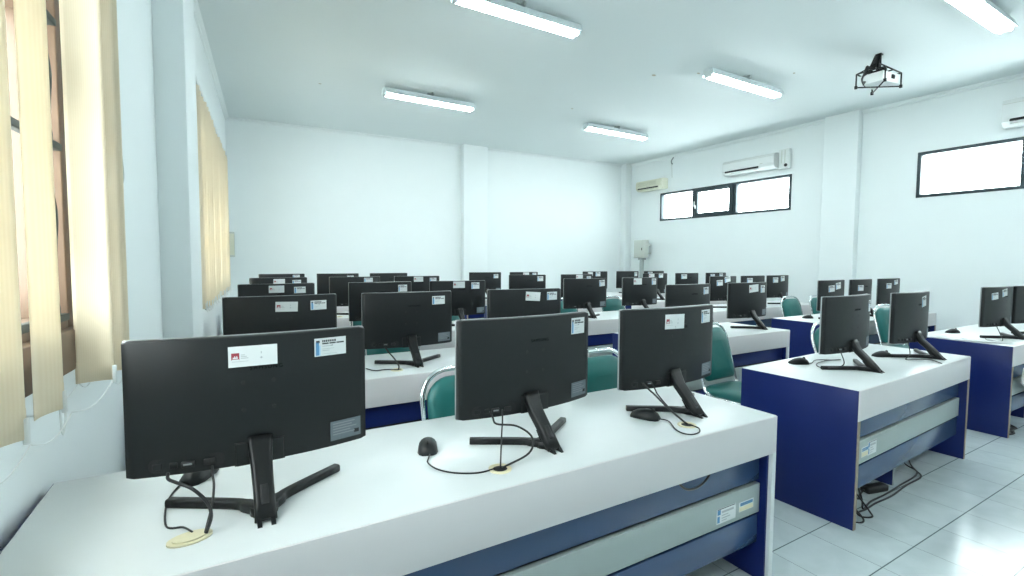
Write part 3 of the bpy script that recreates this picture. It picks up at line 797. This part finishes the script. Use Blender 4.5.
for (x, y, rz, lb) in (
    (.30, 3.26, 0, 'teal chair behind the second row left desk, nearest the left wall'),
    (1.05, 3.26, 2, 'teal chair under the second row left desk, at its centre seat'),
    (1.93, 3.26, -3, 'teal chair behind the second row left desk, at its right seat'),
    (3.72, 3.25, 0, 'teal chair at the left seat of the second row middle desk'),
    (4.47, 3.27, 0, 'teal chair at the right seat of the second row middle desk'),
    (6.88, 3.66, -4, 'teal chair pulled back behind the left end of the second row right desk'),
    (7.52, 3.62, 3, 'teal chair behind the centre seat of the second row right desk'),
    (.55, 4.80, 4, 'teal chair behind the third row left desk, nearest the left wall'),
    (1.28, 4.78, 0, 'teal chair behind the third row left desk, at its centre seat'),
    (2.08, 4.78, 0, 'teal chair behind the third row left desk, at its right seat'),
    (3.75, 4.78, 0, 'teal chair at the left seat of the third row middle desk'),
    (4.58, 4.78, 0, 'teal chair at the right seat of the third row middle desk'),
    (2.22, 6.36, 0, 'teal chair behind the fourth row left desk, next to the aisle'),
    (5.36, 6.75, 78, 'teal chair seen from the side in the far aisle, beside the fourth row right desk'),
    (6.30, 4.78, 0, 'teal chair at the left seat of the third row right desk')):
    chair(x, y, math.radians(rz), lb)

# ------------------------------------------------------------------ air conditioners
def ac(label, y0, y1, z0, z1, m, depth=.21, slot=(.06, .72), aged=False, wallx=XR):
    t = thing('air_conditioner', label, 'air conditioner', (wallx, (y0+y1)/2, z0)); L = y1-y0; H = z1-z0
    b = MB(); prof = [(0, .0), (-depth*.62, .0), (-depth*.92, H*.16), (-depth, H*.34), (-depth*.97, H*.82), (-depth*.86, H*.96), (-depth*.7, H), (0, H)]
    b.loft([[(x, y, z) for x, z in prof] for y in (-L/2, L/2)], m, smooth=False); b.build('body', t)
    b = MB(); ys0, ys1 = L/2-L*slot[0], L/2-L*slot[1]
    mt = Matrix.Translation((-depth*.945, 0, H*.20)) @ Matrix.Rotation(math.radians(28), 4, 'Y')
    b.box(-.012, .004, ys1, ys0, -.016, .022, M['blackdeep'], .003, mtx=mt); b.build('air_outlet', t)
    b = MB(); mt = Matrix.Translation((-depth*.80, 0, H*.10)) @ Matrix.Rotation(math.radians(50), 4, 'Y')
    b.box(-.006, .0, ys1, ys0, -.03, .03, m, .002, mtx=mt); b.build('louver_flap', t)
    b = MB()
    if aged:
        for i in range(7): b.box(-depth-.004, -depth+.006, -L*.28, L*.42, H*(.45+.055*i), H*(.465+.055*i), M['acgrille'], .001)
        b.box(-depth-.006, -depth+.004, -L*.02, L*.08, H*.30, H*.36, M['acgrille'], .002)
    else:
        b.box(-depth-.003, -depth+.008, -L*.49, L*.49, H*.80, H*.812, M['boxgrey']); b.box(-depth-.004, -depth+.008, -L*.30, -L*.25, H*.36, H*.42, M['boxgrey'], .001)
    b.build('front_grille', t)
    return t
ac('aged cream air conditioner at the far end of the right wall', 8.12, 8.95, 3.13, 3.37, M['accream'], aged=True, slot=(.08, .86))
ac('white air conditioner above the three pane window on the right wall', 5.43, 6.52, 3.17, 3.45, M['acwhite'])
ac('white air conditioner cut off by the right edge above the single pane window', 1.2, 2.36, 3.20, 3.55, M['acwhite'], slot=(.07, .9))
t = thing('pipe_cover', 'white pipe duct with a black inlet at the right end of the white air conditioner', 'pipe cover', (XR, 5.32, 3.14))
b = MB(); b.box(-.09, 0, -.10, .09, 0, .36, M['acwhite'], .008)
for u in (-.03, .03): b.box(-.094, -.088, u-.008, u+.008, .1, .34, M['boxgrey'], .002)
b.build('duct_box', t)
b = MB(); b.tube([(-.10, -.05, .06), (-.085, -.05, .06)], .03, M['blackdeep'], 12); b.build('pipe_inlet', t)

# distribution box with conduit in the far right corner
t = thing('distribution_box', 'grey electrical box on a pipe in the far right corner', 'electrical box', (XR-.203, 8.62, 0))
b = MB(); b.box(-.16, 0, -.14, .20, 1.50, 1.93, M['boxgrey'], .012); b.build('cabinet', t)
b = MB(); b.box(-.172, -.16, -.12, .18, 1.52, 1.91, M['boxgrey'], .005); d = b.build('door', t)
b = MB(); b.box(-.18, -.17, -.09, -.07, 1.68, 1.74, M['blackdeep'], .002); b.build('latch', d)
b = MB(); b.tube([(-.08, .0, 0), (-.08, .0, 1.50)], .055, M['pipegrey'], 14); b.box(-.14, -.0, -.07, .07, 1.45, 1.505, M['pipegrey'], .01); b.build('conduit', t)
b = MB(); b.box(0, .20, -.02, .02, 1.6, 1.63, M['boxgrey']); b.box(0, .20, -.02, .02, 1.8, 1.83, M['boxgrey']); b.build('bracket', t)
# small beige box in the far left corner
t = thing('wall_box', 'small beige box high on the back wall in the far left corner', 'electrical box', (.085, yb(.085)+.015, 1.45))
b = MB(); b.box(-.04, .06, -.09, 0, 0, .44, M['boxgrey'], .008); b.build('case', t)
b = MB(); b.box(-.03, .05, -.096, -.09, .03, .41, M['accream'], .003); b.build('front_cover', t)
# hook near the ceiling on the right wall
b = MB(); b.tube(smooth_path([(0, 0, 0), (-.05, -.02, .01), (-.10, -.06, .05), (-.10, -.12, .12)], 5), .014, M['pipegrey'], 8); b.tube([(-.02, 0, 0), (-.01, -.01, -.32)], .005, M['boxgrey'], 6)
o = b.build('wall_hook', None, (XR, 8.0, 3.68)); tag(o, 'small dark hook with a wire near the ceiling above the aged air conditioner', 'hook')

# ------------------------------------------------------------------ projector
t = thing('ceiling_projector', 'white projector in a black wire cage hung from the ceiling', 'projector', (6.72, 2.90, 3.47), math.radians(0)); t.scale = (.82, .9, .9)
def bars(b, segs, r=.008):
    for p, q in segs: b.tube([p, q], r, M['stand'], 6)
b = MB(); b.prism([(-.17, -.12), (.20, -.16), (.20, .12), (-.17, .14)], .06, .18, M['projwhite'], plane='xy'); b.build('projector_body', t)
b = MB(); b.box(.02, .09, -.158, -.12, .105, .155, M['blackdeep'], .004); b.tube([(.055, -.165, .13), (.055, -.15, .13)], .018, M['lens'], 12); b.build('lens', t)
b = MB()
z0, z1 = .03, .20
c = [(-.24, -.17), (.24, -.17), (.24, .16), (-.24, .16)]
segs = []
for i in range(4):
    p, q = c[i], c[(i+1) % 4]; segs += [((*p, z1), (*q, z1))]
    segs.append(((*p, z0), (*p, z1)))
segs += [((-.24, -.17, z0), (.24, .16, z0)), ((.24, -.17, z0), (-.24, .16, z0)), ((.0, -.17, z1), (.0, .16, z1)), ((-.24, 0, z1), (.24, 0, z1))]
bars(b, segs, .009)
for p in c: b.box(p[0]-.015, p[0]+.015, p[1]-.015, p[1]+.015, z0-.02, z0+.02, M['stand'], .003)
b.box(-.12, .14, -.08, .08, z1, z1+.02, M['stand'], .003); b.build('cage', t)
b = MB(); b.tube([(.0, 0, z1), (.0, 0, (CZ-3.47)/.9-.01)], .028, M['stand'], 12); b.box(-.035, .035, -.035, .035, (CZ-3.47)/.9-.02, (CZ-3.47)/.9, M['stand'], .004); b.box(.06, .14, -.05, .03, z1+.02, z1+.10, M['stand'], .01)
for q in ((-.24, .16), (.24, .16), (-.24, -.17)): b.tube([(*q, z1), (0, 0, z1+.14)], .008, M['stand'], 6)
b.build('ceiling_mount', t)
b = MB()
for k in range(5):
    a = .012*k
    b.tube(smooth_path([(-.01-a, .02, .43), (-.03-a, .02+a, .30), (-.14-a*2, .04, .22+a), (-.32+a, .05, .12+a*1.5), (-.36, .04, .06), (-.36+a, .02, .0+a)], 5), .010, M['cable'], 6)
b.tube(smooth_path([(-.36, .02, .04), (-.44, .0, .03), (-.42, -.02, -.04), (-.30, -.04, -.03)], 5), .005, M['cable'], 6)
b.tube(smooth_path([(.0, -.02, .42), (-.12, -.05, .28), (-.18, -.08, .21)], 5), .005, M['cable'], 6)
b.build('cable_bundle', t)

# ------------------------------------------------------------------ things under and on the desks
def tower(x, y, rz, label):
    t = thing('computer_tower', label, 'computer', (x, y, 0), rz, 'black computer towers under the desks')
    b = MB(); b.box(-.085, .085, -.19, .19, .012, .36, M['tower'], .006); b.build('case', t)
    b = MB()
    for sx in (-.06, .06):
        for sy in (-.15, .15): b.box(sx-.015, sx+.015, sy-.015, sy+.015, 0, .012, M['rubber'])
    b.build('feet', t)
    b = MB(); b.box(-.07, .07, -.193, -.189, .26, .34, M['boxgrey'], .001)
    for i in range(4): b.box(-.06, .06, -.192, -.189, .05+.03*i, .065+.03*i, M['plug'], .001)
    b.build('rear_plate', t)
    return t
tower(3.00, 1.66, 0, 'black computer tower at the left end under the front middle desk')
tower(3.80, 1.66, 0, 'black computer tower right of the divider under the front middle desk')
b = MB(); b.box(-.085, .085, -.03, .03, 0, .042, M['cable'], .010); b.tube(smooth_path([(-.085, 0, .02), (-.14, -.02, .008), (-.2, -.06, .008), (-.24, .0, .008)], 5), .006, M['cable'], 6)
o = b.build('power_adapter', None, (3.44, 1.40, 0)); o.rotation_euler = (0, 0, -.25); tag(o, 'black power adapter lying on the floor under the front middle desk', 'power adapter')
def floor_cables(label, paths, r=.006):
    b = MB()
    for p in paths: b.tube(smooth_path(p, 7), r, M['cable'], 7)
    o = b.build('cable_tangle'); tag(o, label, 'cable'); return o
floor_cables('tangle of black cables on the floor under the front middle desk', [
    [(2.93, 1.42, .26), (2.91, 1.36, .10), (2.925, 1.285, .008), (2.965, 1.25, .008), (3.0, 1.29, .03), (2.96, 1.38, .12), (2.98, 1.44, .25)],
    [(2.95, 1.40, .20), (3.0, 1.33, .03), (3.10, 1.31, .008), (3.25, 1.315, .008), (3.45, 1.31, .008), (3.70, 1.33, .008), (3.92, 1.335, .008), (4.02, 1.40, .008), (4.0, 1.47, .06), (3.97, 1.50, .30)],
    [(3.04, 1.42, .25), (3.05, 1.36, .08), (3.02, 1.30, .008), (3.06, 1.25, .008), (3.11, 1.29, .02), (3.10, 1.37, .12), (3.12, 1.42, .24)],
    [(3.15, 1.42, .25), (3.16, 1.35, .06), (3.12, 1.32, .008), (3.26, 1.34, .008), (3.42, 1.335, .012), (3.66, 1.35, .008), (3.93, 1.36, .02), (4.03, 1.44, .05), (4.02, 1.50, .30)]], .005)
floor_cables('heap of black cables on the floor under the front right desk', [
    [(5.50+.04*i, 1.50, .3), (5.50+.05*i, 1.40, .05), (5.52+.07*i, 1.34, .008+.01*(i % 2)), (5.62+.06*i, 1.31+.02*i, .012), (5.60+.05*i, 1.40, .02), (5.75+.05*i, 1.45, .008), (5.9+.03*i, 1.5, .2)] for i in range(5)], .008)
b = MB(); b.tube(smooth_path([(1.44, 1.249, .60), (1.46, 1.245, .585), (1.52, 1.243, .535), (1.60, 1.243, .530), (1.66, 1.245, .565), (1.68, 1.249, .62)], 6), .0045, M['cable'], 7)
o = b.build('hanging_cable'); tag(o, 'black cable loop hanging under the front edge of the front left desk', 'cable')
# sheets of paper on the right front desk
def sheet(x, y, rz, w, h, label, z=.7512):
    b = MB(); N = 8
    rings = []
    for i in range(N+1):
        t_ = i/N-.5; dz = .004*max(0, abs(t_)-.3)*5
        rings.append([(t_*w, -h/2, dz), (t_*w, h/2, dz), (t_*w, h/2, dz+.0008), (t_*w, -h/2, dz+.0008)])
    b.loft(rings, M['paper']); o = b.build('paper_sheet', None, (x, y, z)); o.rotation_euler = (0, 0, rz); tag(o, label, 'paper', 'papers on the front right desk')
sheet(5.56, 1.66, .1, .21, .42, 'white paper along the left edge of the front right desk')
sheet(5.60, 1.50, .5, .21, .30, 'white paper nearest the front corner of the front right desk', .7535)
# loose panel hanging askew on the right front desk
b = MB(); b.box(0, .52, 0, .012, -.065, .065, M['fascia'], .002)
o = b.build('loose_panel', None, (5.62, 1.275, .50)); o.rotation_euler = (0, math.radians(24), 0); tag(o, 'loose white board hanging askew on the front of the front right desk', 'board')

# ------------------------------------------------------------------ light, camera, view
w = bpy.data.worlds.new('daylight'); scene.world = w; w.use_nodes = True
bg = w.node_tree.nodes['Background']; bg.inputs['Color'].default_value = (0.93, 0.985, 1.0, 1); bg.inputs['Strength'].default_value = 8.0

cam = bpy.data.cameras.new('camera'); co = bpy.data.objects.new('camera', cam); COL.objects.link(co)
yaw, pit, rol = .5311, .05642, .00605
f = Vector((math.sin(yaw)*math.cos(pit), math.cos(yaw)*math.cos(pit), -math.sin(pit))); r = Vector((math.cos(yaw), -math.sin(yaw), 0)); u = r.cross(f)
r2 = r*math.cos(rol)+u*math.sin(rol); u2 = u*math.cos(rol)-r*math.sin(rol)
co.matrix_world = Matrix.Translation((0, 0, 1.417)) @ Matrix((r2, u2, -f)).transposed().to_4x4()
cam.sensor_width = 36; cam.lens = 486.9/1024*36; cam.clip_start = .02
scene.camera = co
vs = scene.view_settings; vs.view_transform = 'Standard'; vs.look = 'None'; vs.gamma = 1; vs.use_curve_mapping = False; vs.exposure = 1.15
